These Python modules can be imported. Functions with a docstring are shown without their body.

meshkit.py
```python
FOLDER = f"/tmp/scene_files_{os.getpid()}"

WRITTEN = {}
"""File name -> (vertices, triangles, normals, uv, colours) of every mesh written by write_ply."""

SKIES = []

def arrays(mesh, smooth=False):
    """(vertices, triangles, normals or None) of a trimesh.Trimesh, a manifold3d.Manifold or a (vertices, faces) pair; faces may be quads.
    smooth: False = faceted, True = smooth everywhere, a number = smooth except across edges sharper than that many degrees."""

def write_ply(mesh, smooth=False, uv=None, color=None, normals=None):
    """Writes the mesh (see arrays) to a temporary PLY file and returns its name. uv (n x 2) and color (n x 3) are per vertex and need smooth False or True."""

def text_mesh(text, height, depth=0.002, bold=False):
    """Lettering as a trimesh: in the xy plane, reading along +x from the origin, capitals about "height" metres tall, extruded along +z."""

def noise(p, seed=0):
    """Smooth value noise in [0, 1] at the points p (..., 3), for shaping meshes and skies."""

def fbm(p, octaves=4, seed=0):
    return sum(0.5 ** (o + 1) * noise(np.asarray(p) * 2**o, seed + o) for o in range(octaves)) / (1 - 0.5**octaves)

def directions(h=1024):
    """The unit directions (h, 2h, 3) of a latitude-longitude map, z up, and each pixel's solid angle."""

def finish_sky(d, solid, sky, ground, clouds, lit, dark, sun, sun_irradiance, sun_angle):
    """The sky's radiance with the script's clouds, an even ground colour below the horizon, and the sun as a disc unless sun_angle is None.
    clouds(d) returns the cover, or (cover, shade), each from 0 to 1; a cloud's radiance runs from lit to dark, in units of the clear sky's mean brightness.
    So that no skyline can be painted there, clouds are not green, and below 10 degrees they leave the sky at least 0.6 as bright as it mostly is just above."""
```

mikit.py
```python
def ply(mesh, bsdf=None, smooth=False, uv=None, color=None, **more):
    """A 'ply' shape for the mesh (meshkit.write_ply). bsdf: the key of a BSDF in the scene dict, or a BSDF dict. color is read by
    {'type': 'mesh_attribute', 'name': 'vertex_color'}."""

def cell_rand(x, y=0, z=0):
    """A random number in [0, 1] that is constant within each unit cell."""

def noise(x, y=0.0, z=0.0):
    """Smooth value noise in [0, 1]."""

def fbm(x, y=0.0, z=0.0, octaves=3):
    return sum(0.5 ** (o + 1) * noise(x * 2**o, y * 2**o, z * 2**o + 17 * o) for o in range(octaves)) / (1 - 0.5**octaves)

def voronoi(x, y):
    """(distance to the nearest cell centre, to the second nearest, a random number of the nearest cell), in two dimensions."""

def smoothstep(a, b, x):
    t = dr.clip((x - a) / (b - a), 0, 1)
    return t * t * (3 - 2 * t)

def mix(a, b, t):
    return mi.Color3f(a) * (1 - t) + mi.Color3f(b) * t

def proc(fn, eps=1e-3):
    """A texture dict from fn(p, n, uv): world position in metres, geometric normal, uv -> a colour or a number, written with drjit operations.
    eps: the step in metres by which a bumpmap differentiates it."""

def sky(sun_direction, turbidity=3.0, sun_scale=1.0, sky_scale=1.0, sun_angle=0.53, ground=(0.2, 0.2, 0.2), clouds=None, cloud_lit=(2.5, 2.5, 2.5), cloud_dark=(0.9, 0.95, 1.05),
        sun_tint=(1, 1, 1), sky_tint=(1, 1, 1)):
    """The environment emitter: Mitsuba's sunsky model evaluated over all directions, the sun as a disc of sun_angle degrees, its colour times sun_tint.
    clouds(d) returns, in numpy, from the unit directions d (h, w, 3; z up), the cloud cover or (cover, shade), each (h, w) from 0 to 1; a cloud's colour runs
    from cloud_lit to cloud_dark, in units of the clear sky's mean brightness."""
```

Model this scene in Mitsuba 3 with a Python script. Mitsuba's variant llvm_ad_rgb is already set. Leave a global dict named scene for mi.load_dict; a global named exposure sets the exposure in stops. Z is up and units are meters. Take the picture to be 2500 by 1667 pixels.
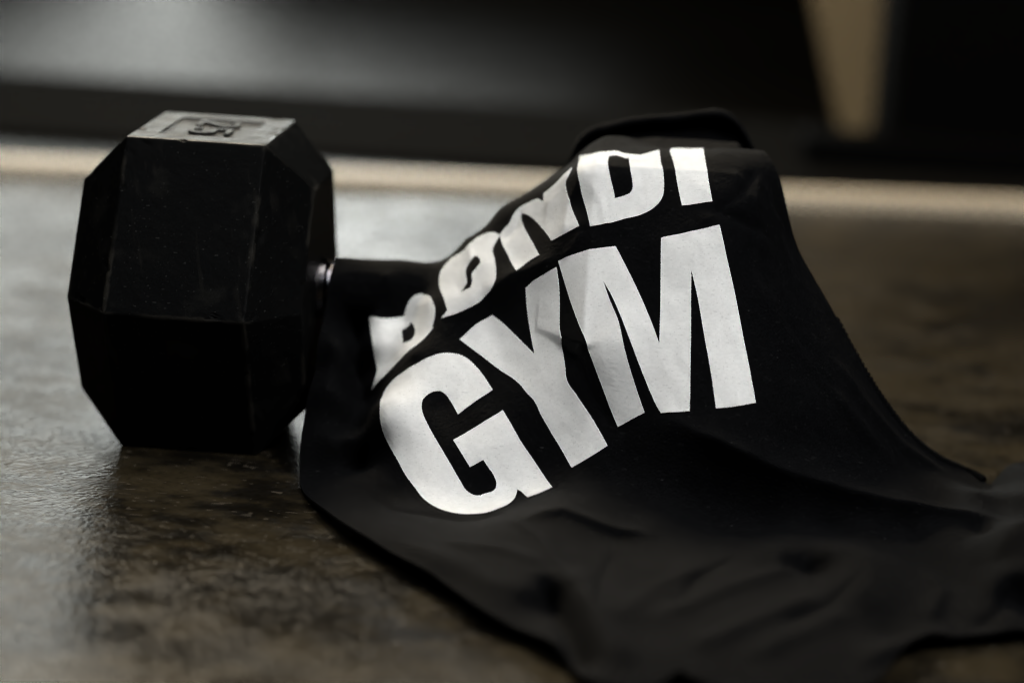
import math
import numpy as np, trimesh, manifold3d, drjit as dr, mitsuba as mi, mikit, meshkit
from scipy.interpolate import RBFInterpolator, CubicSpline
from scipy.spatial import ConvexHull, Delaunay
from shapely import Polygon, contains_xy
T = mi.ScalarTransform4f
scene, labels = {}, {}
exposure = 0.0

# ---------------------------------------------------------------- camera: an 80 mm view from just above the floor
EYE = np.array([0.2067, -1.09076, 0.3145])
FWD = np.array([-0.05053, 0.97153, -0.23145])
UP = np.array([-0.06966, 0.22775, 0.97122])
scene["camera"] = {"type": "thinlens", "fov": 25.1651, "fov_axis": "x", "near_clip": 0.05, "far_clip": 60.0,
                   "aperture_radius": 0.0125, "focus_distance": 1.035,
                   "to_world": T().look_at(origin=EYE.tolist(), target=(EYE + FWD).tolist(), up=UP.tolist())}

# ---------------------------------------------------------------- lamps: key, warm and front lamps, an added overhead fill, and the hall's windows
def panel_light(key, centre, look, width, height, radiance):
    scene[key] = {"type": "rectangle", "to_world": T().look_at(origin=centre, target=look, up=[0.01, 1, 0.02]).scale([width / 2, height / 2, 1]),
                  "emitter": {"type": "area", "radiance": {"type": "rgb", "value": radiance}},
                  "bsdf": {"type": "diffuse", "reflectance": {"type": "rgb", "value": [0.5, 0.5, 0.5]}}}
panel_light("ceiling_lamp", [0.95, -0.85, 1.35], [0.12, -0.08, 0.07], 0.6, 0.6, [16.0, 16.1, 15.9])
panel_light("ceiling_lamp_001", [-0.08, -0.12, 1.20], [0.10, -0.05, 0.05], 0.8, 0.6, [4.1, 4.0, 3.75])  # added top fill that lifts the dark letters of the upper word
panel_light("warm_lamp", [-0.42, 1.02, 1.40], [0.08, 0.0, 0.05], 0.7, 0.5, [12.6, 10.9, 8.2])
panel_light("window_light", [-1.0, 3.3, 0.84], [-0.2, 0.0, 0.1], 1.0, 1.5, [1.75, 1.82, 1.72])
panel_light("window_light_001", [-0.22, 3.3, 0.70], [0.0, 0.0, 0.1], 0.6, 0.40, [5.9, 6.15, 5.9])
panel_light("front_lamp", [-0.25, -1.3, 1.75], [0.05, 0.0, 0.07], 0.45, 0.45, [4.5, 4.9, 5.4])
labels["ceiling_lamp"] = {"label": "bright square lamp above the front right of the shirt", "category": "lamp"}
labels["window_light"] = {"label": "tall bright window at the left of the far wall", "category": "window"}
labels["window_light_001"] = {"label": "smaller low bright window near the middle of the far wall", "category": "window"}
labels["ceiling_lamp_001"] = {"label": "added wide dim fill lamp straight above the shirt and the handle", "category": "lamp"}
labels["warm_lamp"] = {"label": "warm lamp high up behind the dumbbell", "category": "lamp"}
labels["front_lamp"] = {"label": "small dim square lamp in front of the dumbbell", "category": "lamp"}

# ---- the draped panel of the shirt: height h over a plane tilted 40 degrees towards the viewer's side, all in metres
TILT = math.radians(40.0)
NB = np.array([0.0, -math.cos(TILT), math.sin(TILT)])
BB = np.array([0.0, math.sin(TILT), math.cos(TILT)])
def to_abh(p):
    p = np.atleast_2d(p)
    return np.stack([p[:, 0], p @ BB, p @ NB], 1)
def from_abh(a, b, h):
    return np.stack([a, b * BB[1] + h * NB[1], b * BB[2] + h * NB[2]], -1)
def seg_dist(a, b, line):
    """distance to a polyline, position along it from 0 to 1, and side"""
    line = np.asarray(line, float)
    L = np.concatenate([[0], np.cumsum(np.linalg.norm(np.diff(line, axis=0), axis=1))])
    best, tt, side = np.full(a.shape, 1e9), np.zeros(a.shape), np.zeros(a.shape)
    for k in range(len(line) - 1):
        p, d = line[k], line[k + 1] - line[k]
        t = np.clip(((a - p[0]) * d[0] + (b - p[1]) * d[1]) / (d @ d), 0, 1)
        ex, ey = a - p[0] - t * d[0], b - p[1] - t * d[1]
        dist = np.hypot(ex, ey)
        m = dist < best
        best = np.where(m, dist, best)
        tt = np.where(m, (L[k] + t * (L[k + 1] - L[k])) / L[-1], tt)
        side = np.where(m, np.sign(d[0] * ey - d[1] * ex), side)
    return best, tt, side
def hull_height(a, b, pts):
    """height of a convex body over the tilted plane (-9 outside it)"""
    hull = ConvexHull(pts)
    base = from_abh(a, b, 0 * a)
    top, low = np.full(a.shape, 9.0), np.full(a.shape, -9.0)
    for eq in np.unique(np.round(hull.equations, 6), axis=0):
        n, d = eq[:3], -eq[3]
        s = base @ n
        k = n @ NB
        if k > 1e-6:
            top = np.minimum(top, (d - s) / k)
        elif k < -1e-6:
            low = np.maximum(low, (d - s) / k)
        else:
            top = np.where(s > d, -9.0, top)
    return np.where(top > low, top, -9.0)
def smax(x, y, k):
    q = np.clip(0.5 + 0.5 * (x - y) / k, 0, 1)
    return y * (1 - q) + x * q + k * q * (1 - q)
class Panel:
    def __init__(self, ctrl, folds, bodies, smoothing):
        c = np.asarray(ctrl, float)
        self.rbf = RBFInterpolator(c[:, :2] * 10, c[:, 2], kernel="thin_plate_spline", smoothing=smoothing)
        self.folds, self.bodies = folds, bodies
    def h(self, a, b):
        a, b = np.asarray(a, float), np.asarray(b, float)
        h = self.rbf(np.stack([a.ravel(), b.ravel()], 1) * 10).reshape(a.shape)
        for line, amp, wl, wr, power in self.folds:
            d, t, side = seg_dist(a, b, line)
            w = np.where(side > 0, wl, wr)
            ends = np.clip(np.minimum(t, 1 - t) / 0.22, 0, 1)
            h = h + amp * np.exp(-(d / w) ** power) * (ends * ends * (3 - 2 * ends))
        p = np.stack([a * 45, b * 45, 0 * a], -1)
        h = h + 0.0018 * (meshkit.fbm(p, 3, 5) - 0.5)
        q = np.stack([a * 150 + b * 60, b * 70 - a * 20, 0 * a], -1)
        h = h + 0.0009 * (meshkit.fbm(q, 2, 9) - 0.5)
        r = np.stack([a * 330 - b * 60, b * 240 + a * 90, 0 * a], -1)
        h = h + 0.00006 * (meshkit.fbm(r, 2, 13) - 0.5)
        for pts in self.bodies:
            h = smax(h, hull_height(a, b, pts) + 0.0020, 0.004)
        floor_h = (0.0016 - b * BB[2]) / NB[2]          # the shirt lies on the floor, not in it
        return smax(h, floor_h, 0.0025)
    def at(self, a, b, lift=0.0):
        h = self.h(a, b)
        P = from_abh(a, b, h)
        if lift:
            P = P + lift * self.normal(a, b)
        return P
    def normal(self, a, b, e=0.0006):
        ha = (self.h(a + e, b) - self.h(a - e, b)) / (2 * e)
        hb = (self.h(a, b + e) - self.h(a, b - e)) / (2 * e)
        n = np.stack([-ha, 0 * ha, 0 * ha], -1) - hb[..., None] * BB + NB
        return n / np.linalg.norm(n, axis=-1, keepdims=True)

# ---------------------------------------------------------------- materials
P = mikit.proc
def rgb(*v):
    return {"type": "rgb", "value": list(v)}
def floor_tone(p, n, uv):
    big = mikit.fbm(p.x * 11 + 3, p.y * 17, 0.0, 3)
    mid = mikit.fbm(p.x * 70, p.y * 95, 4.0, 4)
    fine = mikit.fbm(p.x * 520, p.y * 640, 2.0, 2)
    dark = mikit.smoothstep(0.36, 0.64, big * 0.40 + mid * 0.45 + fine * 0.15)
    chip = mikit.smoothstep(0.86, 0.92, mikit.noise(p.x * 260, p.y * 420))
    return mikit.mix(mikit.mix([0.030, 0.0228, 0.0125], [0.0062, 0.0050, 0.0034], dark) * (0.6 + 0.8 * fine), [0.075, 0.062, 0.046], chip * 0.6)
def floor_gloss(p, n, uv):
    mid = mikit.fbm(p.x * 38 + 9, p.y * 60, 2.0, 4)
    fine = mikit.fbm(p.x * 330, p.y * 420, 6.0, 2)
    return 0.15 + 0.24 * mikit.smoothstep(0.28, 0.72, mid * 0.6 + fine * 0.4)
def floor_relief(p, n, uv):
    grain = mikit.fbm(p.x * 620, p.y * 700, 0.0, 3)
    patch = mikit.smoothstep(0.42, 0.6, mikit.fbm(p.x * 14 + 2, p.y * 14 + 8, 0.0, 2))
    rib = dr.sin((p.y * 0.70 - p.x * 0.71) * 1450 + 2.2 * mikit.fbm(p.x * 45, p.y * 45, 0.0, 2))
    return grain * 1.3 + rib * 0.20 * patch
scene["floor_wood"] = {"type": "twosided", "b": {"type": "bumpmap", "arbitrary": P(floor_relief, eps=0.0004), "scale": 0.00028,
    "bsdf": {"type": "principled", "base_color": P(floor_tone), "roughness": P(floor_gloss), "specular": 0.5}}}
def rubber_tone(p, n, uv):
    dust = mikit.smoothstep(0.58, 0.82, mikit.fbm(p.x * 70, p.y * 60, p.z * 70, 4))
    speck = mikit.smoothstep(0.86, 0.93, mikit.noise(p.x * 900, p.y * 900, p.z * 900))
    grey = mikit.mix([0.0020, 0.0021, 0.0022], [0.008, 0.0078, 0.0070], dust * 0.6)
    return mikit.mix(grey, [0.09, 0.09, 0.085], speck * 0.18)
def edge_wear_glint(planes):
    """scuffs and a painted highlight along the edges where two faces of the head meet"""
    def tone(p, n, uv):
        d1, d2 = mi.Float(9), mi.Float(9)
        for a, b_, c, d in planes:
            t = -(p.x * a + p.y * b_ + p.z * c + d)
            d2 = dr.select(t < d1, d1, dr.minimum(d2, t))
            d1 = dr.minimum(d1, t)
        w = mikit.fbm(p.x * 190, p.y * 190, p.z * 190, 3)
        rub = (1 - mikit.smoothstep(0.0003, 0.0013, d2 + 0.0016 * (w - 0.5))) * mikit.smoothstep(0.45, 0.65, mikit.fbm(p.x * 45, p.y * 45, p.z * 45 + 3, 3))  # pale edge line: wear plus the edge highlight put into the colour
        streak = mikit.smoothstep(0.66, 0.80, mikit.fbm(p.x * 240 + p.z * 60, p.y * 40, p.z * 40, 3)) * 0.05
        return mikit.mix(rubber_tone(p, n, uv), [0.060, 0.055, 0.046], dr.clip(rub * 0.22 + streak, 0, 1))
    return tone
def rubber_relief(p, n, uv):
    return mikit.fbm(p.x * 500, p.y * 500, p.z * 500, 3) + 1.5 * mikit.noise(p.x * 120, p.y * 120, p.z * 120)
def worn_tone(p, n, uv):
    rub = mikit.fbm(p.x * 60, p.y * 260, 3.0, 4)
    stain = mikit.smoothstep(0.45, 0.68, mikit.fbm(p.x * 110 + 5, p.y * 80, 7.0, 3))
    c = mikit.mix([0.012, 0.0117, 0.0105], [0.058, 0.056, 0.050], mikit.smoothstep(0.34, 0.70, rub))
    return mikit.mix(c, [0.008, 0.0076, 0.0065], stain * 0.6)
def worn_gloss(p, n, uv):
    return 0.30 + 0.22 * mikit.fbm(p.x * 90, p.y * 140, 9.0, 3)
scene["worn_rubber"] = {"type": "twosided", "b": {"type": "bumpmap", "arbitrary": P(rubber_relief, eps=0.0004), "scale": 0.00030,
    "bsdf": {"type": "principled", "base_color": P(worn_tone), "roughness": P(worn_gloss), "specular": 0.55}}}
scene["chrome"] = {"type": "roughconductor", "material": "Cr", "alpha": 0.09}
def cotton_tone(p, n, uv):
    f = mikit.fbm(p.x * 1300, p.y * 1300, p.z * 1300, 2)
    cloud = mikit.fbm(p.x * 160, p.y * 160, p.z * 160, 3)
    pill = mikit.smoothstep(0.80, 0.92, mikit.noise(p.x * 620, p.y * 620, p.z * 620))
    lint = mikit.smoothstep(0.945, 0.965, mikit.noise(p.x * 420 + 7, p.y * 420, p.z * 420))
    return mikit.mix([0.0008, 0.0009, 0.0012], [0.0042, 0.0043, 0.0048], f * 0.7 + cloud * 0.3) + mi.Color3f(0.003) * pill + mi.Color3f(0.012) * lint
def cotton_relief(p, n, uv):
    return mikit.fbm(p.x * 900, p.y * 900, p.z * 900, 2)
scene["black_cotton"] = {"type": "twosided", "b": {"type": "bumpmap", "arbitrary": P(cotton_relief, eps=0.0003), "scale": 0.00034,
    "bsdf": {"type": "principled", "base_color": P(cotton_tone), "roughness": 0.95, "specular": 0.02, "sheen": 0.68, "sheen_tint": 0.0}}}
def ink_tone(p, n, uv):
    g = mikit.fbm(p.x * 900, p.y * 900, p.z * 900, 3)
    w = mikit.fbm(p.x * 90, p.y * 90, p.z * 90, 3)
    pore = mikit.smoothstep(0.74, 0.90, mikit.noise(p.x * 1150, p.y * 1150, p.z * 1150))
    return mi.Color3f(0.80, 0.80, 0.785) * (0.84 + 0.18 * g + 0.07 * w) * (1 - 0.13 * pore)
scene["white_ink"] = {"type": "twosided", "b": {"type": "bumpmap", "arbitrary": P(cotton_relief, eps=0.0003), "scale": 0.00016,
    "bsdf": {"type": "principled", "base_color": P(ink_tone), "roughness": 0.65, "specular": 0.25}}}
def pale_wood(p, n, uv):
    g = mikit.fbm(p.x * 2.2, p.y * 5, p.z * 5, 2)
    return mikit.mix([0.62, 0.50, 0.34], [0.80, 0.71, 0.57], g)
scene["pale_wood"] = {"type": "principled", "base_color": P(pale_wood), "roughness": 0.38, "specular": 0.5}
def tan_wood(p, n, uv):
    return mikit.mix([0.16, 0.112, 0.052], [0.26, 0.187, 0.09], mikit.fbm(p.x * 40, p.y * 40, p.z * 6, 3))
scene["tan_wood"] = {"type": "principled", "base_color": P(tan_wood), "roughness": 0.6}
def hall_tone(p, n, uv):
    return mikit.mix([0.004, 0.0034, 0.0024], [0.008, 0.0068, 0.0048], mikit.fbm(p.x * 3, p.y * 3, p.z * 3, 3))
scene["dark_floor"] = {"type": "twosided", "b": {"type": "principled", "base_color": P(hall_tone), "roughness": 0.24, "specular": 0.018}}
scene["dark_wall"] = {"type": "twosided", "b": {"type": "principled", "base_color": P(hall_tone), "roughness": 0.8, "specular": 0.2}}
scene["matt_dark"] = {"type": "principled", "base_color": rgb(0.006, 0.0055, 0.0045), "roughness": 0.9, "specular": 0.03}  # dark colour for the added slab behind the strip
scene["black_paint"] = {"type": "principled", "base_color": rgb(0.0015, 0.0015, 0.0015), "roughness": 0.7, "specular": 0.04}

# ---------------------------------------------------------------- helpers
def put(key, mesh, bsdf, smooth=35, label=None, category=None, group=None, kind=None):
    scene[key] = mikit.ply(mesh, bsdf, smooth=smooth)
    d = {k: v for k, v in (("label", label), ("category", category), ("group", group), ("kind", kind)) if v}
    if d:
        labels[key] = d
def bevel_box(lo, hi, r=0.003):
    lo, hi = np.array(lo, float), np.array(hi, float)
    ball = trimesh.creation.icosphere(2, r).vertices
    c = np.array([[x, y, z] for x in (lo[0] + r, hi[0] - r) for y in (lo[1] + r, hi[1] - r) for z in (lo[2] + r, hi[2] - r)])
    return trimesh.Trimesh(*hull_of((c[:, None] + ball).reshape(-1, 3)), process=False)
def hull_of(pts):
    m = manifold3d.Manifold.hull_points(np.asarray(pts, float)).to_mesh()
    return m.vert_properties[:, :3], m.tri_verts
def sheet_mesh(grid):
    """quads over a grid (n, m, 3)"""
    n, m = grid.shape[:2]
    i = np.arange(n * m).reshape(n, m)
    f = np.concatenate([np.stack([i[:-1, :-1], i[1:, :-1], i[1:, 1:]], -1).reshape(-1, 3), np.stack([i[:-1, :-1], i[1:, 1:], i[:-1, 1:]], -1).reshape(-1, 3)])
    return grid.reshape(-1, 3), f
def thicken(v, f, t):
    """a closed sheet of thickness t below the surface"""
    m = trimesh.Trimesh(v, f, process=False)
    n = np.array(m.vertex_normals)
    e = np.sort(m.edges, axis=1)
    u, c = np.unique(e, axis=0, return_counts=True)
    lone = set(map(tuple, u[c == 1]))
    rim = np.array([x for x in m.edges if (min(x), max(x)) in lone])
    N = len(v)
    side = np.concatenate([np.stack([rim[:, 1], rim[:, 0], rim[:, 0] + N], 1), np.stack([rim[:, 1], rim[:, 0] + N, rim[:, 1] + N], 1)])
    return trimesh.Trimesh(np.vstack([v, v - n * t]), np.vstack([f, f[:, ::-1] + N, side]), process=False)
def soft_outline(pts, step, corner=42):
    """a closed outline through pts: curved where it turns gently, sharp at its corners"""
    p = np.asarray(pts, float)
    n = len(p)
    d = np.roll(p, -1, 0) - p
    L = np.linalg.norm(d, axis=1)
    u = d / L[:, None]
    before = np.roll(u, 1, 0)
    turn = np.degrees(np.arccos(np.clip((u * before).sum(1), -1, 1)))
    mean = u * np.roll(L, 1)[:, None] + before * L[:, None]
    mean /= np.linalg.norm(mean, axis=1, keepdims=True)
    out = []
    for i in range(n):
        j = (i + 1) % n
        t0 = (mean[i] if turn[i] < corner else u[i]) * L[i]
        t1 = (mean[j] if turn[j] < corner else u[i]) * L[i]
        s = np.linspace(0, 1, max(2, int(math.ceil(L[i] / step)) + 1))[:-1, None]
        out.append((2 * s**3 - 3 * s**2 + 1) * p[i] + (s**3 - 2 * s**2 + s) * t0 + (-2 * s**3 + 3 * s**2) * p[j] + (s**3 - s**2) * t1)
    return np.vstack(out)
def fill(outline, holes, step):
    """triangles over an outline with holes, in the plane"""
    shape = Polygon(outline, holes).buffer(0)
    x0, y0, x1, y1 = shape.bounds
    gx, gy = np.meshgrid(np.arange(x0, x1, step), np.arange(y0, y1, step * 0.866))
    gx = gx + (np.arange(gx.shape[0]) % 2)[:, None] * step / 2
    inside = shape.buffer(-step * 0.55)
    keep = contains_xy(inside, gx.ravel(), gy.ravel())
    pts = np.vstack([outline, *holes, np.stack([gx.ravel()[keep], gy.ravel()[keep]], 1)])
    tri = Delaunay(pts).simplices
    c = pts[tri].mean(1)
    tri = tri[contains_xy(shape, c[:, 0], c[:, 1])]
    a = pts[tri]
    cross = (a[:, 1, 0] - a[:, 0, 0]) * (a[:, 2, 1] - a[:, 0, 1]) - (a[:, 1, 1] - a[:, 0, 1]) * (a[:, 2, 0] - a[:, 0, 0])
    tri = tri[np.abs(cross) > 1e-12]
    cross = cross[np.abs(cross) > 1e-12]
    tri[cross < 0] = tri[cross < 0][:, ::-1]
    used, tri = np.unique(tri, return_inverse=True)
    return pts[used], tri.reshape(-1, 3)

# ---------------------------------------------------------------- the floor and what stands behind
g = 14.0
put("floor", (np.array([[-g, -g, 0], [g, -g, 0], [g, 0.75 + g * 0.1555, 0], [-g, 0.75 - g * 0.1555 - 0.03, 0.0]]), np.array([[0, 1, 2], [0, 2, 3]])), "floor_wood", False, kind="structure")
put("hall_floor", (np.array([[-g, -3, -0.02], [g, -3, -0.02], [g, g, -0.02], [-g, g, -0.02]]), np.array([[0, 1, 2], [0, 2, 3]])), "dark_floor", False, kind="structure")
wall = trimesh.creation.box((9.0, 0.12, 3.0)); wall.apply_translation((0, 3.6, 1.48))
put("wall", wall, "dark_wall", False, kind="structure")
ang = math.atan(0.1555)
R2 = trimesh.transformations.rotation_matrix(ang, [0, 0, 1], [0.1046, 0.7404, 0])
strip = bevel_box((-2.5, 0.7404, -0.02), (2.5, 0.778, 0.010), 0.003); strip.apply_transform(R2)
put("wooden_threshold", strip, "pale_wood", 35, "pale wooden strip along the far edge of the dark floor", "strip")

# ---------------------------------------------------------------- the dumbbell
ACROSS, RAD, MID = 0.150, 0.0866, 0.06477
C1, S1, C2, S2 = 0.02305, 0.69235, 0.02193, 0.71365
GRIP = 0.11
def hexagon(x, s):
    r, h = RAD * s, ACROSS / 2 * s
    return np.array([[x, r / 2, h], [x, -r / 2, h], [x, -r, 0], [x, -r / 2, -h], [x, r / 2, -h], [x, r, 0]]) + [0, 0, ACROSS / 2]
def head_points(x0, mirrored=False):
    """corners of a hexagonal head with slanted ends, its first end at x0"""
    steps = [(C2, S2), (MID, 1), (C1, S1)] if mirrored else [(C1, S1), (MID, 1), (C2, S2)]
    x1 = x0 + steps[0][0]; x2 = x1 + MID; x3 = x2 + steps[2][0]
    return np.vstack([hexagon(x0, steps[0][1]), hexagon(x1, 1), hexagon(x2, 1), hexagon(x3, steps[2][1])])
NEAR_HEAD = head_points(-MID / 2 - C1)
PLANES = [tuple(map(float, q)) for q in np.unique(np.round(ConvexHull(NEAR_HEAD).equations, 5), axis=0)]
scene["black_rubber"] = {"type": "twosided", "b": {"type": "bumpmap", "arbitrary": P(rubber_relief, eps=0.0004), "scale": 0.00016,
    "bsdf": {"type": "principled", "base_color": P(edge_wear_glint(PLANES)), "roughness": 0.5, "specular": 0.025}}}
FAR_HEAD = head_points(MID / 2 + C2 + GRIP, True)
def head_mesh(pts, seed, recess):
    r = 0.0022
    mid = pts.mean(0)
    inner = mid + (pts - mid) * (1 - r * 1.15 / np.linalg.norm(pts - mid, axis=1, keepdims=True) * 1.0)
    m = manifold3d.Manifold.hull_points((inner[:, None] + trimesh.creation.icosphere(2, r).vertices).reshape(-1, 3))
    m = m.refine_to_length(0.0018).to_mesh()
    v = np.array(m.vert_properties[:, :3], float)
    hull = ConvexHull(pts)
    eq = np.unique(np.round(hull.equations, 5), axis=0)
    depth = -(v @ eq[:, :3].T + eq[:, 3])
    near = np.sort(depth, axis=1)
    edge = np.clip(1 - near[:, 1] / 0.0045, 0, 1)
    chip = np.clip((meshkit.fbm(v * 170, 3, seed) - 0.66) / 0.10, 0, 1)
    push = edge * chip * 0.0016 + 0.00015 * (meshkit.fbm(v * 70, 3, seed + 7) - 0.5)
    v = v - (v - mid) / np.linalg.norm(v - mid, axis=1, keepdims=True) * push[:, None]
    solid = manifold3d.Manifold(manifold3d.Mesh(np.asarray(v, np.float32), np.asarray(m.tri_verts, np.uint32)))
    return solid
near = head_mesh(NEAR_HEAD, 3, True)
well = manifold3d.Manifold.hull_points((np.array([[x, y, z] for x in (-0.0200, 0.0195) for y in (-0.0275, 0.0285) for z in (0.1498, 0.17)])[:, None] + trimesh.creation.icosphere(1, 0.0012).vertices).reshape(-1, 3))
near = near - well
cut = 0.1480
def split_top(solid):
    """the worn top face apart from the black sides"""
    m = solid.to_mesh()
    v, f = np.array(m.vert_properties[:, :3], float), np.array(m.tri_verts)
    tm = trimesh.Trimesh(v, f, process=False)
    c, n = tm.triangles_center, tm.face_normals
    top = (c[:, 2] > cut) & (np.abs(c[:, 0]) < MID / 2 + 0.001) & (np.abs(c[:, 1]) < RAD / 2 + 0.0015) & ((n[:, 2] > 0.8) | ((np.abs(c[:, 0]) < 0.0225) & (c[:, 1] > -0.0300) & (c[:, 1] < 0.031)))
    return trimesh.Trimesh(v, f[~top]), trimesh.Trimesh(v, f[top])
sides, top = split_top(near)
labels["dumbbell"] = {"label": "black hexagonal dumbbell on the floor, number on its worn top", "category": "dumbbell"}
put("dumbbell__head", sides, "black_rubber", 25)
rim_faces = top.triangles_center[:, 2] > 0.1493
put("dumbbell__head__top_face", trimesh.Trimesh(top.vertices, top.faces[rim_faces]), "worn_rubber", 25, "scuffed rim round the sunken number panel")
put("dumbbell__head__panel", trimesh.Trimesh(top.vertices, top.faces[~rim_faces]), "worn_rubber", 25, "sunken panel that holds the number")
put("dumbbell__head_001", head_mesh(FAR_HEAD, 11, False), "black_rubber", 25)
text = meshkit.text_mesh("25", 0.0185, depth=0.0018)
text.apply_translation(-text.bounds.mean(0) * [1, 1, 0])
text.apply_scale([1.48, 1.10, 1.0])
M4 = np.eye(4); M4[:3, :3] = [[0, 1, 0], [-1, 0, 0], [0, 0, 1]]; M4[:3, 3] = [0.0, 0.0030, 0.1484]
text.apply_transform(M4)
put("dumbbell__head__number", text, "worn_rubber", 30)
def lathe(profile, sections=64):
    m = trimesh.creation.revolve(np.array([(r, x) for x, r in profile]), sections=sections)
    m.apply_transform(trimesh.transformations.rotation_matrix(math.pi / 2, [0, 1, 0]))
    m.apply_translation([0, 0, ACROSS / 2])
    return m
xa, xb = MID / 2 + C2, MID / 2 + C2 + GRIP
put("dumbbell__handle", lathe([(xa - 0.02, 0), (xa - 0.02, 0.0124), (xa + 0.012, 0.0124), (xa + 0.03, 0.0142), (xb - 0.03, 0.0142), (xb - 0.012, 0.0128), (xb + 0.02, 0.0128), (xb + 0.02, 0)]), "chrome", 30)
put("dumbbell__collar", lathe([(xa - 0.005, 0), (xa - 0.005, 0.0148), (xa + 0.0035, 0.0148), (xa + 0.005, 0.0138), (xa + 0.005, 0)]), "chrome", 30)

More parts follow.
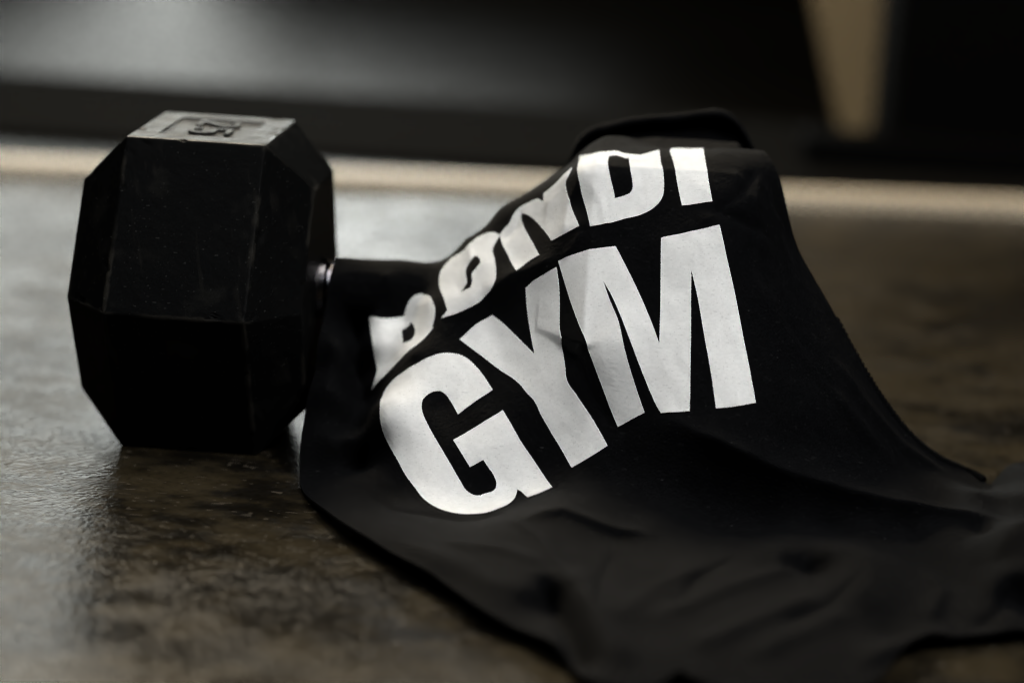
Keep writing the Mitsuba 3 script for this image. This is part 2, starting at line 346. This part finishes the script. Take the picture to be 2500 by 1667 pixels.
# ---------------------------------------------------------------- the shirt over the handle and the far head
SMOOTHING = 0.0003
CTRL = np.array([[0.1772, 0.1202, 0.0852], [0.1906, 0.1321, 0.0848], [0.2043, 0.1279, 0.0877], [0.2204, 0.1229, 0.0926], [0.2432, 0.1216, 0.0968], [0.2642, 0.1199, 0.1006], [0.1797, 0.0833, 0.13], [0.1925, 0.0864, 0.1312], [0.1915, 0.111, 0.1062], [0.2062, 0.0954, 0.1258], [0.2204, 0.0915, 0.129], [0.2404, 0.0922, 0.1296], [0.262, 0.0984, 0.1191], [0.1828, 0.0691, 0.1258], [0.2057, 0.0687, 0.1295], [0.2333, 0.0686, 0.1333], [0.2635, 0.0773, 0.1223], [0.2753, 0.0812, 0.0969], [0.1806, 0.0577, 0.1254], [0.199, 0.0499, 0.1254], [0.2184, 0.053, 0.1307], [0.2446, 0.0593, 0.1333], [0.2687, 0.0616, 0.1143], [0.2802, 0.0735, 0.0904], [0.201, 0.0202, 0.1227], [0.2244, 0.0213, 0.1239], [0.2517, 0.0234, 0.124], [0.2759, 0.0314, 0.1125], [0.2942, 0.0501, 0.0838], [0.2142, -0.0026, 0.1198], [0.2335, -0.0018, 0.1212], [0.2548, -0.0002, 0.1213], [0.2831, 0.0006, 0.1088], [0.3048, 0.0131, 0.0867], [0.3184, 0.0218, 0.064], [0.2351, -0.0277, 0.1171], [0.2636, -0.0217, 0.1182], [0.2939, -0.015, 0.1023], [0.3184, -0.0054, 0.0764], [0.3346, 0.0052, 0.0514], [0.2826, -0.0361, 0.1042], [0.3097, -0.03, 0.0858], [0.3322, -0.0182, 0.0631], [0.3461, -0.0023, 0.0425], [0.3645, -0.0036, 0.0231], [0.3826, -0.0142, 0.0263], [0.2278, -0.0338, 0.1153], [0.2397, -0.0402, 0.1151], [0.2592, -0.0476, 0.1141], [0.2788, -0.0526, 0.1099], [0.2984, -0.0552, 0.1051], [0.3181, -0.0571, 0.1009], [0.3378, -0.059, 0.0967], [0.3633, -0.0582, 0.0922], [0.3872, -0.0563, 0.0898], [0.3198, -0.043, 0.0855], [0.3464, -0.0345, 0.0629], [0.369, -0.0353, 0.0701], [0.3905, -0.0354, 0.0733], [0.3519, -0.0397, 0.066], [0.3805, -0.0421, 0.0719], [0.4017, 0.0027, 0.0155], [0.3889, -0.0085, 0.0257], [0.21, -0.0493, 0.0996], [0.2223, -0.0636, 0.1033], [0.2412, -0.0578, 0.1029], [0.2457, -0.0692, 0.1012], [0.2705, -0.0669, 0.1005], [0.2993, -0.0695, 0.0997], [0.334, -0.0685, 0.0965], [0.3666, -0.0666, 0.0956], [0.0816, -0.0312, 0.0678], [0.0933, -0.0509, 0.0747], [0.0957, -0.0156, 0.0796], [0.1058, -0.0376, 0.083], [0.1158, -0.0596, 0.0864], [0.1096, 0.0068, 0.0794], [0.1204, -0.02, 0.0837], [0.1312, -0.0469, 0.0879], [0.1419, -0.0737, 0.0922], [0.1289, 0.019, 0.0812], [0.1399, -0.0099, 0.0848], [0.1509, -0.0389, 0.0884], [0.1619, -0.0678, 0.0919], [0.1423, 0.0301, 0.0853], [0.1535, 0.0006, 0.0877], [0.1648, -0.029, 0.0901], [0.1761, -0.0585, 0.0926], [0.158, 0.0388, 0.1004], [0.1679, 0.009, 0.0989], [0.1779, -0.0208, 0.0974], [0.1878, -0.0506, 0.096], [0.1729, 0.0412, 0.1142], [0.1857, 0.0032, 0.1103], [0.1857, 0.0027, 0.1113], [0.1932, -0.0187, 0.1061], [0.2006, -0.04, 0.1009], [0.1857, 0.043, 0.1229], [0.1935, 0.002, 0.1183], [0.1935, 0.002, 0.1183], [0.2004, -0.0152, 0.1111], [0.2072, -0.0324, 0.104], [0.1509, 0.0504, 0.0971], [0.1609, 0.0529, 0.1057], [0.1707, 0.0575, 0.1162], [0.1737, 0.0447, 0.1158], [0.1126, 0.0699, 0.0587], [0.1243, 0.0821, 0.0611], [0.1362, 0.093, 0.065], [0.1585, 0.1081, 0.075], [0.1727, 0.1163, 0.082], [0.1427, 0.0721, 0.0866], [0.1358, 0.0571, 0.0871], [0.1264, 0.045, 0.0821], [0.1614, 0.0729, 0.1043], [0.171, 0.0803, 0.117], [0.1495, 0.0435, 0.0985], [0.1347, 0.035, 0.0881], [0.118, 0.0242, 0.0797], [0.1071, 0.01, 0.0789], [0.1253, 0.0348, 0.0827], [0.1075, 0.0225, 0.0711], [0.0966, 0.0134, 0.0622], [0.089, 0.0043, 0.0559], [0.0829, 0.0388, 0.0561], [0.0862, 0.0223, 0.0566], [0.0986, 0.0388, 0.0548], [0.1109, 0.0412, 0.0737], [0.1053, 0.0492, 0.0622], [0.1116, 0.0615, 0.0647], [0.1075, 0.0315, 0.0695], [0.0804, 0.0697, 0.0559], [0.0975, 0.0706, 0.0566], [0.0804, 0.0559, 0.0639], [0.0935, 0.0535, 0.0658], [0.0825, 0.0235, 0.0537], [0.0848, 0.0059, 0.0519], [0.0731, 0.0599, 0.0634], [0.0742, 0.0407, 0.0419], [0.0783, 0.0168, 0.0428], [0.0829, 0.0001, 0.0445], [0.0839, -0.0176, 0.0531], [0.0924, -0.0169, 0.0772], [0.0957, -0.0299, 0.0794], [0.0858, -0.0348, 0.0517], [0.0678, 0.0656, 0.0602], [0.0686, 0.0496, 0.0651], [0.0695, 0.0163, 0.0659], [0.0696, -0.0067, 0.0662], [0.0698, -0.029, 0.0657], [0.0783, -0.0264, 0.0614], [0.0658, -0.0462, 0.0612], [0.081, -0.0519, 0.0696], [0.061, -0.0546, 0.0682], [0.0579, -0.0164, 0.0607], [0.0601, 0.0063, 0.0614], [0.061, 0.0407, 0.0628], [0.0829, -0.0851, 0.1123], [0.0802, -0.0751, 0.0988], [0.1017, -0.0939, 0.1259], [0.1017, -0.0661, 0.0865], [0.1154, -0.1173, 0.1538], [0.1136, -0.1068, 0.1429], [0.135, -0.1267, 0.1681], [0.1408, -0.1052, 0.1394], [0.1508, -0.111, 0.151], [0.1668, -0.088, 0.1267], [0.1808, -0.0748, 0.1172], [0.1945, -0.0822, 0.1229], [0.2083, -0.0961, 0.1301], [0.2227, -0.0852, 0.1234], [0.2358, -0.1, 0.1378], [0.1562, -0.1554, 0.2007], [0.1409, -0.1385, 0.179], [0.1581, -0.1416, 0.1874], [0.1722, -0.145, 0.1945], [0.1812, -0.1516, 0.19], [0.1881, -0.176, 0.2253], [0.1964, -0.1512, 0.202], [0.191, -0.1799, 0.2284], [0.2005, -0.1966, 0.2483], [0.2147, -0.1367, 0.1815], [0.2407, -0.1179, 0.1622], [0.2597, -0.0963, 0.1335], [0.2771, -0.101, 0.1453], [0.2883, -0.1088, 0.1436], [0.2947, -0.1018, 0.1493], [0.3011, -0.1238, 0.1755], [0.3116, -0.107, 0.1586], [0.3263, -0.1029, 0.1413], [0.2235, -0.1671, 0.2178], [0.2485, -0.1501, 0.2007], [0.2739, -0.1465, 0.1964], [0.2989, -0.1504, 0.1979], [0.2318, -0.1872, 0.2387], [0.2638, -0.1762, 0.2286], [0.2084, -0.1986, 0.2522], [0.3366, -0.1112, 0.145], [0.3354, -0.1382, 0.1771], [0.3533, -0.1144, 0.1519], [0.364, -0.104, 0.152], [0.375, -0.0845, 0.1536], [0.3714, -0.1144, 0.1705], [0.3613, -0.132, 0.176], [0.3411, -0.1364, 0.1734], [0.373, -0.1247, 0.161], [0.3163, -0.1545, 0.1935], [0.3853, -0.0967, 0.1619], [0.4082, -0.0412, 0.0802], [0.3903, -0.1239, 0.1601], [0.2243, -0.2064, 0.2553], [0.271, -0.1921, 0.2429], [0.3008, -0.1779, 0.2276], [0.3169, -0.1573, 0.2014], [0.35, -0.1434, 0.1817], [0.3721, -0.1358, 0.1728], [0.292, -0.1884, 0.237], [0.2476, -0.1943, 0.2441], [0.115, 0.0818, 0.0425], [0.075, 0.079, 0.0428], [0.13, 0.0945, 0.0336], [0.2, 0.1405, 0.0722], [0.23, 0.1342, 0.0734], [0.26, 0.1357, 0.0747], [0.29, 0.1278, 0.0811], [0.335, 0.1092, 0.0721], [0.34, 0.0895, 0.049], [0.36, 0.0588, 0.0232], [0.375, 0.0358, 0.004], [0.41, 0.0175, -0.0115]])
FOLDS = [[[[0.174, 0.0358], [0.1811, 0.0043], [0.1924, -0.0165], [0.2062, -0.0371]], -0.003, 0.0035, 0.0035, 1.5], [[[0.1843, 0.0092], [0.1901, -0.0113], [0.1997, -0.0278]], 0.0012, 0.003, 0.003, 2], [[[0.1943, 0.0333], [0.2033, 0.0095], [0.213, -0.0127], [0.2223, -0.0299]], 0.001, 0.004, 0.005, 1.6], [[[0.2198, -0.0267], [0.2396, -0.0391], [0.2591, -0.0472], [0.2788, -0.0527], [0.2985, -0.0548], [0.3181, -0.0571], [0.3484, -0.0559], [0.3851, -0.0557]], 0.008, 0.0062, 0.0038, 1.4], [[[0.2586, 0.046], [0.2827, 0.0139], [0.3114, -0.01], [0.3386, -0.0256]], 0.00384, 0.0045, 0.0045, 2], [[[0.2981, 0.0212], [0.3187, 0.0029], [0.3397, -0.0082], [0.3679, -0.0111]], 0.00352, 0.004, 0.004, 2], [[[0.2512, 0.0683], [0.2671, 0.041], [0.2871, 0.0092], [0.3095, -0.0195]], -0.00288, 0.005, 0.005, 2], [[[0.2373, 0.0668], [0.2514, 0.0642], [0.271, 0.0636]], -0.00256, 0.003, 0.003, 1.6], [[[0.2339, 0.0576], [0.2491, 0.0699], [0.2612, 0.0802]], 0.001, 0.003, 0.003, 1.6], [[[0.1792, 0.0826], [0.1746, 0.0717], [0.1733, 0.0543]], 0.0014, 0.0022, 0.0022, 1.4], [[[0.1829, 0.0811], [0.1898, 0.068], [0.1951, 0.0497]], 0.001, 0.002, 0.002, 1.4], [[[0.2002, 0.0943], [0.2067, 0.084], [0.2096, 0.0687]], -0.001, 0.003, 0.003, 1.4], [[[0.261, 0.0965], [0.2529, 0.0755], [0.2414, 0.0646]], -0.00256, 0.0022, 0.0022, 1.3], [[[0.2621, 0.0965], [0.2614, 0.0731], [0.2668, 0.0499]], 0.00256, 0.0022, 0.0022, 1.3], [[[0.2627, 0.0957], [0.2721, 0.0764], [0.2871, 0.0464]], 0.00224, 0.002, 0.002, 1.3], [[[0.2738, 0.0304], [0.2935, 0.0054], [0.3091, -0.0043]], -0.00256, 0.0026, 0.0026, 1.3], [[[0.1158, 0.1218], [0.1306, 0.0563], [0.1248, 0.04]], 0.0014, 0.0022, 0.0022, 1.4], [[[0.1521, 0.0848], [0.151, 0.0733], [0.1433, 0.0662]], -0.0012, 0.002, 0.002, 1.4], [[[0.0907, 0.0593], [0.1036, 0.0558], [0.1114, 0.063]], -0.001, 0.003, 0.003, 1.4], [[[0.0863, 0.0607], [0.0929, 0.0467], [0.0985, 0.0404]], 0.0014, 0.003, 0.003, 1.4], [[[0.1566, -0.0817], [0.1759, -0.1073], [0.1886, -0.1349]], 0.00256, 0.0025, 0.0025, 1.3], [[[0.2085, -0.1034], [0.2024, -0.1327], [0.202, -0.1623]], -0.00256, 0.003, 0.003, 1.3], [[[0.2593, -0.1031], [0.2405, -0.1283], [0.2301, -0.1517]], -0.0032, 0.003, 0.003, 1.3], [[[0.3089, -0.1141], [0.2912, -0.141], [0.2696, -0.1595]], -0.00352, 0.003, 0.003, 1.3], [[[0.3846, -0.0497], [0.3629, -0.1008], [0.3565, -0.1317]], 0.006, 0.007, 0.005, 1.6], [[[0.372, -0.1095], [0.3614, -0.1317], [0.3481, -0.1447]], -0.0048, 0.004, 0.004, 1.5], [[[0.34, -0.1428], [0.3195, -0.1608], [0.2975, -0.1784]], 0.00576, 0.005, 0.005, 1.7], [[[0.0666, 0.0438], [0.0678, 0.0121], [0.0669, -0.0165]], 0.0012, 0.003, 0.003, 1.5], [[[0.1357, 0.0354], [0.1515, 0.0443], [0.1735, 0.0463]], 0.0026, 0.004, 0.004, 1.6], [[[0.1737, 0.0444], [0.1792, 0.0505], [0.1827, 0.0556]], 0.0012, 0.002, 0.002, 1.5], [[[0.0729, 0.064], [0.0745, 0.0444], [0.078, 0.0165], [0.0834, -0.0032]], -0.006, 0.003, 0.003, 1.5], [[[0.0815, -0.0307], [0.0823, -0.0067], [0.0928, -0.0003]], 0.001, 0.003, 0.003, 1.5], [[[0.1779, -0.1315], [0.1905, -0.1638], [0.2006, -0.1985]], -0.0136, 0.006, 0.0035, 1.6], [[[0.186, -0.1226], [0.2003, -0.1623], [0.2145, -0.1951]], 0.0072, 0.008, 0.008, 2], [[[0.2914, -0.1019], [0.2579, -0.1292], [0.2202, -0.162]], 0.004, 0.005, 0.005, 1.8], [[[0.2925, -0.1282], [0.2649, -0.1542], [0.2333, -0.1794]], 0.004, 0.005, 0.005, 1.8], [[[0.248, -0.113], [0.2233, -0.1356], [0.2071, -0.1672]], 0.00288, 0.005, 0.005, 1.8], [[[0.3016, -0.1412], [0.281, -0.1606], [0.2557, -0.1819]], 0.0032, 0.005, 0.005, 1.8], [[[0.2733, -0.11], [0.2864, -0.1097], [0.2965, -0.1144]], -0.0028, 0.005, 0.004, 1.6], [[[0.3365, -0.101], [0.3409, -0.1173], [0.3315, -0.1414]], 0.0048, 0.004, 0.004, 1.6], [[[0.1633, -0.0911], [0.1833, -0.0836], [0.2043, -0.0897], [0.2266, -0.0941]], 0.0048, 0.005, 0.004, 1.6], [[[0.0883, -0.0575], [0.108, -0.0785], [0.139, -0.0808], [0.1652, -0.0722]], -0.002, 0.003, 0.003, 1.6], [[[0.1138, -0.1085], [0.1442, -0.129], [0.1692, -0.1496]], 0.00352, 0.006, 0.006, 2], [[[0.1318, -0.1067], [0.1605, -0.1157], [0.1811, -0.1273]], 0.00256, 0.004, 0.004, 2]]
EDGE = [[0.0629, 0.0681], [0.061, 0.0407], [0.0597, 0.0063], [0.0575, -0.0164], [0.0585, -0.0419], [0.061, -0.0548], [0.0835, -0.0887], [0.1148, -0.1184], [0.1406, -0.1398], [0.1559, -0.1559], [0.1911, -0.1813], [0.2024, -0.1985], [0.2213, -0.203], [0.233, -0.189], [0.248, -0.196], [0.2716, -0.1974], [0.2957, -0.1927], [0.3067, -0.1836], [0.317, -0.1663], [0.3278, -0.1528], [0.3436, -0.1479], [0.3712, -0.1397], [0.3933, -0.1315], [0.4011, -0.0825], [0.4174, -0.0199], [0.4165, 0.0172], [0.4074, 0.0196], [0.3952, 0.0053], [0.3841, -0.0109], [0.3765, -0.001], [0.3655, 0.001], [0.3455, 0.0031], [0.3219, 0.0229], [0.2993, 0.0539], [0.2829, 0.0785], [0.2723, 0.102], [0.2655, 0.1193], [0.2645, 0.1237], [0.255, 0.1293], [0.235, 0.13], [0.215, 0.1326], [0.2, 0.1373], [0.185, 0.1323], [0.165, 0.1151], [0.13, 0.0936], [0.11, 0.0759], [0.075, 0.071], [0.067, 0.07]]
PRINT = {"G": [[[0.14622, -0.00916], [0.1419, -0.00269], [0.1375, 0.00315], [0.13327, 0.0072], [0.12895, 0.0094], [0.12425, 0.01008], [0.11968, 0.00954], [0.11474, 0.00744], [0.10882, 0.00416], [0.10322, 0.00163], [0.09846, -0.00021], [0.09524, -0.00343], [0.09428, -0.01062], [0.09528, -0.02135], [0.09608, -0.0268], [0.09795, -0.03194], [0.10101, -0.03733], [0.10551, -0.04509], [0.11064, -0.05404], [0.11551, -0.06088], [0.12035, -0.06768], [0.12535, -0.07195], [0.13106, -0.07447], [0.13646, -0.07496], [0.14315, -0.07388], [0.14988, -0.07242], [0.15503, -0.06974], [0.15907, -0.06588], [0.16098, -0.06248], [0.16168, -0.05809], [0.16263, -0.05867], [0.16677, -0.06354], [0.17155, -0.06186], [0.17758, -0.05853], [0.17429, -0.05292], [0.16753, -0.04285], [0.16142, -0.03517], [0.15685, -0.02828], [0.15189, -0.02026], [0.14126, -0.02815], [0.13047, -0.03617], [0.13514, -0.043], [0.13925, -0.04876], [0.14507, -0.04514], [0.14758, -0.04829], [0.15034, -0.05166], [0.15174, -0.05473], [0.15176, -0.05771], [0.15005, -0.05961], [0.14719, -0.06078], [0.14436, -0.06223], [0.14187, -0.06197], [0.13872, -0.06008], [0.1353, -0.05534], [0.12893, -0.04589], [0.12299, -0.03673], [0.11821, -0.02933], [0.1154, -0.02399], [0.11428, -0.01985], [0.11432, -0.01671], [0.11596, -0.01331], [0.11872, -0.01088], [0.1217, -0.01018], [0.12439, -0.01169], [0.12731, -0.01545], [0.13132, -0.02233], [0.13806, -0.01589]]], "Y": [[[0.12795, 0.01806], [0.13588, 0.02606], [0.14248, 0.02992], [0.14675, 0.02643], [0.1517, 0.02109], [0.15879, 0.01244], [0.16449, 0.0058], [0.163, 0.01112], [0.16058, 0.02148], [0.15905, 0.0287], [0.15771, 0.03765], [0.16106, 0.03949], [0.166, 0.04074], [0.17151, 0.04223], [0.17312, 0.03517], [0.17427, 0.02592], [0.17538, 0.01294], [0.17668, 0.00739], [0.17854, -0.00072], [0.18063, -0.01051], [0.18529, -0.017], [0.19343, -0.02781], [0.20077, -0.0398], [0.19459, -0.04387], [0.18537, -0.0487], [0.18099, -0.04067], [0.17473, -0.03109], [0.1691, -0.02234], [0.16604, -0.01661], [0.16206, -0.01212], [0.15786, -0.00678], [0.15442, -0.00337], [0.14899, 0.00085], [0.1386, 0.00998]]], "M": [[[0.17222, 0.04482], [0.17973, 0.04567], [0.18688, 0.04636], [0.19795, 0.04824], [0.20344, 0.03836], [0.20841, 0.02914], [0.21414, 0.0175], [0.22053, 0.00297], [0.21969, 0.02296], [0.21905, 0.03566], [0.21826, 0.05152], [0.23163, 0.05483], [0.24406, 0.05879], [0.24788, 0.04594], [0.25265, 0.02974], [0.2574, 0.00994], [0.26124, -0.00625], [0.26464, -0.02137], [0.25648, -0.02459], [0.24731, -0.02626], [0.24493, -0.01324], [0.24089, 0.00473], [0.23592, 0.02622], [0.23274, 0.03724], [0.23349, 0.02368], [0.23457, 0.00452], [0.23527, -0.01137], [0.23588, -0.02761], [0.22935, -0.02817], [0.2235, -0.02801], [0.22059, -0.02341], [0.21636, -0.01531], [0.21203, -0.00678], [0.20621, 0.00528], [0.20109, 0.01743], [0.19748, 0.02508], [0.19367, 0.0315], [0.19628, 0.0245], [0.2014, 0.01255], [0.20545, -0.00148], [0.21005, -0.01297], [0.21618, -0.02675], [0.20476, -0.03135], [0.19967, -0.02113], [0.19231, -0.00647], [0.18485, 0.01027], [0.17943, 0.02467], [0.17544, 0.03583]]], "B": [[[0.08126, 0.04053], [0.08688, 0.03831], [0.09304, 0.03962], [0.09816, 0.04128], [0.09879, 0.04395], [0.10048, 0.04721], [0.103, 0.04928], [0.10615, 0.05009], [0.10995, 0.04634], [0.11309, 0.03942], [0.11466, 0.03487], [0.11488, 0.03013], [0.11427, 0.02568], [0.11489, 0.02488], [0.11192, 0.02053], [0.10723, 0.01537], [0.10213, 0.01228], [0.09685, 0.00921], [0.09172, 0.00549], [0.08665, 0.00285], [0.08784, 0.00688], [0.08833, 0.01139], [0.08605, 0.01999], [0.08382, 0.02901], [0.08224, 0.03576]], [[0.09803, 0.03166], [0.10087, 0.03307], [0.1023, 0.03603], [0.10451, 0.03125], [0.10582, 0.02664], [0.10548, 0.02366], [0.10437, 0.02176], [0.10026, 0.02157], [0.0991, 0.02691]]], "O": [[[0.14253, 0.07202], [0.14101, 0.0684], [0.13973, 0.06361], [0.14138, 0.05638], [0.14269, 0.04917], [0.1428, 0.04306], [0.14118, 0.03899], [0.13821, 0.03674], [0.13578, 0.03461], [0.13176, 0.03282], [0.12565, 0.03072], [0.11835, 0.02898], [0.12099, 0.03275], [0.11909, 0.03831], [0.11633, 0.04584], [0.11464, 0.05293], [0.1145, 0.05877], [0.11612, 0.06353], [0.1194, 0.06814], [0.12542, 0.06884], [0.12842, 0.07157], [0.13189, 0.07438], [0.13616, 0.07481], [0.13941, 0.07417]], [[0.12593, 0.04131], [0.12754, 0.04377], [0.12893, 0.04695], [0.12805, 0.05048], [0.12766, 0.05567], [0.12925, 0.05862], [0.13134, 0.0616], [0.13308, 0.06019], [0.13493, 0.05613], [0.13296, 0.05344], [0.13123, 0.05114], [0.1317, 0.04576], [0.13109, 0.04281], [0.12875, 0.04235]]], "N": [[[0.17493, 0.09347], [0.17373, 0.08692], [0.17265, 0.08442], [0.17339, 0.07889], [0.17556, 0.07153], [0.1807, 0.05795], [0.17482, 0.05662], [0.16839, 0.05583], [0.16396, 0.06443], [0.16063, 0.07053], [0.15844, 0.0739], [0.15527, 0.07746], [0.15231, 0.07989], [0.15211, 0.07766], [0.15377, 0.07233], [0.15794, 0.06259], [0.16303, 0.0507], [0.15766, 0.04896], [0.15255, 0.0451], [0.1479, 0.05678], [0.14421, 0.06546], [0.1424, 0.07185], [0.14482, 0.07486], [0.14655, 0.07631], [0.14784, 0.07948], [0.15091, 0.08329], [0.15423, 0.08417], [0.15954, 0.08411], [0.16268, 0.08062], [0.16231, 0.08532], [0.16509, 0.08621], [0.16873, 0.08815]]], "D": [[[0.17723, 0.11821], [0.18541, 0.10938], [0.19403, 0.10699], [0.19988, 0.1005], [0.20603, 0.09954], [0.21019, 0.10266], [0.21486, 0.1088], [0.21604, 0.09199], [0.21752, 0.08342], [0.21807, 0.07768], [0.21769, 0.07251], [0.21583, 0.06883], [0.21281, 0.06584], [0.20839, 0.06349], [0.20118, 0.06134], [0.19443, 0.05887], [0.18582, 0.05693], [0.18332, 0.06636], [0.18001, 0.07676], [0.17823, 0.08392], [0.1777, 0.09826]], [[0.19199, 0.09822], [0.19479, 0.0987], [0.19915, 0.09418], [0.2009, 0.09482], [0.20213, 0.08497], [0.20341, 0.07938], [0.20375, 0.07647], [0.20285, 0.07399], [0.19997, 0.07223], [0.19613, 0.07083], [0.19519, 0.07431], [0.1931, 0.08093], [0.19155, 0.08873]]], "I": [[[0.22048, 0.1136], [0.22834, 0.13144], [0.23612, 0.14035], [0.23645, 0.0955], [0.2384, 0.07975], [0.24036, 0.07054], [0.23367, 0.06924], [0.22668, 0.06774], [0.22427, 0.07776], [0.22214, 0.08999]]]}
RIM = np.array([[0.17011, 0.05, 0.1371], [0.1726, 0.052, 0.14513], [0.17593, 0.052, 0.15129], [0.18967, 0.052, 0.15834], [0.20336, 0.052, 0.16208], [0.224, 0.052, 0.16539], [0.24029, 0.052, 0.16797], [0.24725, 0.052, 0.16755], [0.25542, 0.05, 0.16203], [0.26062, 0.046, 0.15464], [0.26574, 0.04, 0.14716], [0.27131, 0.036, 0.13989]])
ring = np.arange(16) * np.pi / 8
grip = np.vstack([np.stack([0 * ring + x, 0.0145 * np.cos(ring), 0.075 + 0.0145 * np.sin(ring)], 1) for x in (MID / 2 + 0.005, xb + 0.01)])
panel = Panel(CTRL, FOLDS, [FAR_HEAD, grip], SMOOTHING)
labels["t_shirt"] = {"label": "black cotton T-shirt with bold white lettering draped over the dumbbell handle", "category": "T-shirt"}
outline = soft_outline(EDGE, 0.0012, 60)
ab, tri = fill(outline, [], 0.0013)
put("t_shirt__front_panel", thicken(panel.at(ab[:, 0], ab[:, 1]), tri, 0.0011), "black_cotton", 60)
for k, polys in PRINT.items():
    rings = [soft_outline(q, 0.0006) for q in polys]
    ab, tri = fill(rings[0], rings[1:], 0.0010)
    m = thicken(panel.at(ab[:, 0], ab[:, 1], 0.00040), tri, 0.0006)
    key = "t_shirt__printed_letter"
    n = sum(q.startswith(key) for q in scene)
    put(key + (f"_{n:03d}" if n else ""), m, "white_ink", 40, f"printed white letter {k}")
# the back of the shirt, from the edge behind the front panel down to the floor
back = np.array(EDGE[27:] + EDGE[:1])
Pb = panel.at(back[:, 0], back[:, 1], -0.0008)
s = np.concatenate([[0], np.cumsum(np.linalg.norm(np.diff(Pb, axis=0), axis=1))])
Pb = CubicSpline(s, Pb)(np.linspace(0, s[-1], 220))
rows = []
for t in np.linspace(0, 1, 40):
    q = Pb.copy()
    q[:, 1] += Pb[:, 2] * (0.75 * t + 0.05 * math.sin(math.pi * t)) * 0.8
    q[:, 2] = 0.002 + (Pb[:, 2] - 0.002) * (1 - t)
    w = 0.006 * math.sin(math.pi * t) * (meshkit.fbm(np.stack([q[:, 0] * 50, q[:, 2] * 12, q[:, 1] * 0], 1), 3, 4) - 0.5)
    q[:, 1] += w
    rows.append(q)
put("t_shirt__back_panel", thicken(*sheet_mesh(np.array(rows)), 0.0011), "black_cotton", 60)
# the overlocked seam on the slope at the right
se = np.array([EDGE[i] for i in range(28, 34)])
sp = CubicSpline(np.arange(len(se)), panel.at(se[:, 0], se[:, 1], -0.0004))(np.linspace(0.3, len(se) - 1.2, 520))
sr = 0.0011 + 0.0007 * np.abs(np.sin(np.arange(520) * 0.43)) + 0.0004 * meshkit.noise(np.stack([np.arange(520) * 0.4, 0 * sp[:, 0], 0 * sp[:, 0]], 1), 3)
tg = np.gradient(sp, axis=0); tg /= np.linalg.norm(tg, axis=1, keepdims=True)
n1 = np.cross(tg, [0, -1, 0]); n1 /= np.linalg.norm(n1, axis=1, keepdims=True)
n2 = np.cross(tg, n1)
th = np.linspace(0, 2 * math.pi, 11)
seam = sp[:, None] + sr[:, None, None] * (np.cos(th)[None, :, None] * n1[:, None] + np.sin(th)[None, :, None] * n2[:, None])
put("t_shirt__seam", sheet_mesh(seam), "black_cotton", True)
# the roll of cloth that stands up behind the head
s = np.concatenate([[0], np.cumsum(np.linalg.norm(np.diff(RIM, axis=0), axis=1))])
path = CubicSpline(s, RIM)(np.linspace(0, s[-1], 130))
cols = []
for j, c in enumerate(path):
    x, y, z = c
    lo = min(z - 0.010, 0.1540)
    prof = np.array([[y - 0.050, lo - 0.001], [y - 0.030, lo], [y - 0.010, lo - 0.0005], [y + 0.004, lo + 0.001], [y + 0.0055, z - 0.0065], [y - 0.001, z - 0.0050], [y - 0.0035, z - 0.0025],
                     [y - 0.0005, z - 0.0002], [y + 0.004, z - 0.0015], [y + 0.010, z - 0.008], [y + 0.02, z * 0.72], [y + 0.035, z * 0.35], [y + 0.045, 0.002]])
    d = np.concatenate([[0], np.cumsum(np.linalg.norm(np.diff(prof, axis=0), axis=1))])
    q = CubicSpline(d, prof)(np.concatenate([np.linspace(0, d[9], 60), np.linspace(d[9], d[-1], 30)[1:]]))
    q = np.column_stack([np.full(len(q), x), q])
    q[:, 1] += 0.004 * (meshkit.fbm(np.stack([q[:, 0] * 60, q[:, 2] * 60, q[:, 1] * 60], 1), 3, 21) - 0.5)
    q[:, 2] = np.maximum(0.002, q[:, 2] + 0.0016 * (meshkit.fbm(np.stack([q[:, 0] * 90, q[:, 2] * 20, q[:, 1] * 90], 1), 2, 8) - 0.5))
    cols.append(q)
put("t_shirt__rolled_fold", thicken(*sheet_mesh(np.array(cols)), 0.0011), "black_cotton", 60)

# ---------------------------------------------------------------- dim things behind the strip
put("black_cabinet", bevel_box((0.452, 1.16, -0.02), (1.25, 1.75, 0.95), 0.006), "black_paint", 35, "tall black cabinet at the right behind the pale strip", "cabinet")
# a wooden leg that narrows towards the floor, leaning against the cabinet's side
top_w, bottom_w = 0.105, 0.030
leg = np.array([[0.414, 1.22, -0.02], [0.432, 1.22, -0.02], [0.432, 1.27, -0.02], [0.414, 1.27, -0.02],
                [0.272, 1.22, 0.45], [0.43, 1.22, 0.45], [0.43, 1.27, 0.45], [0.272, 1.27, 0.45]])
put("timber_post", hull_of((leg[:, None] + trimesh.creation.icosphere(1, 0.003).vertices + [0, 0, 0.003]).reshape(-1, 3)), "tan_wood", 35, "tan wooden post narrowing to the floor beside the black cabinet", "wooden post")
put("black_cabinet__added_block", bevel_box((0.36, 1.08, -0.02), (1.2, 1.155, 0.016), 0.004), "black_paint", 35)  # added black block, makes the foot of the post fade into dark
put("dark_band", bevel_box((-2.2, 0.98, -0.0195), (2.0, 1.40, -0.0125), 0.003), "matt_dark", 35, "added dull black slab that darkens the floor behind the pale strip", "slab")  # added slab, makes the dark band below the window glow
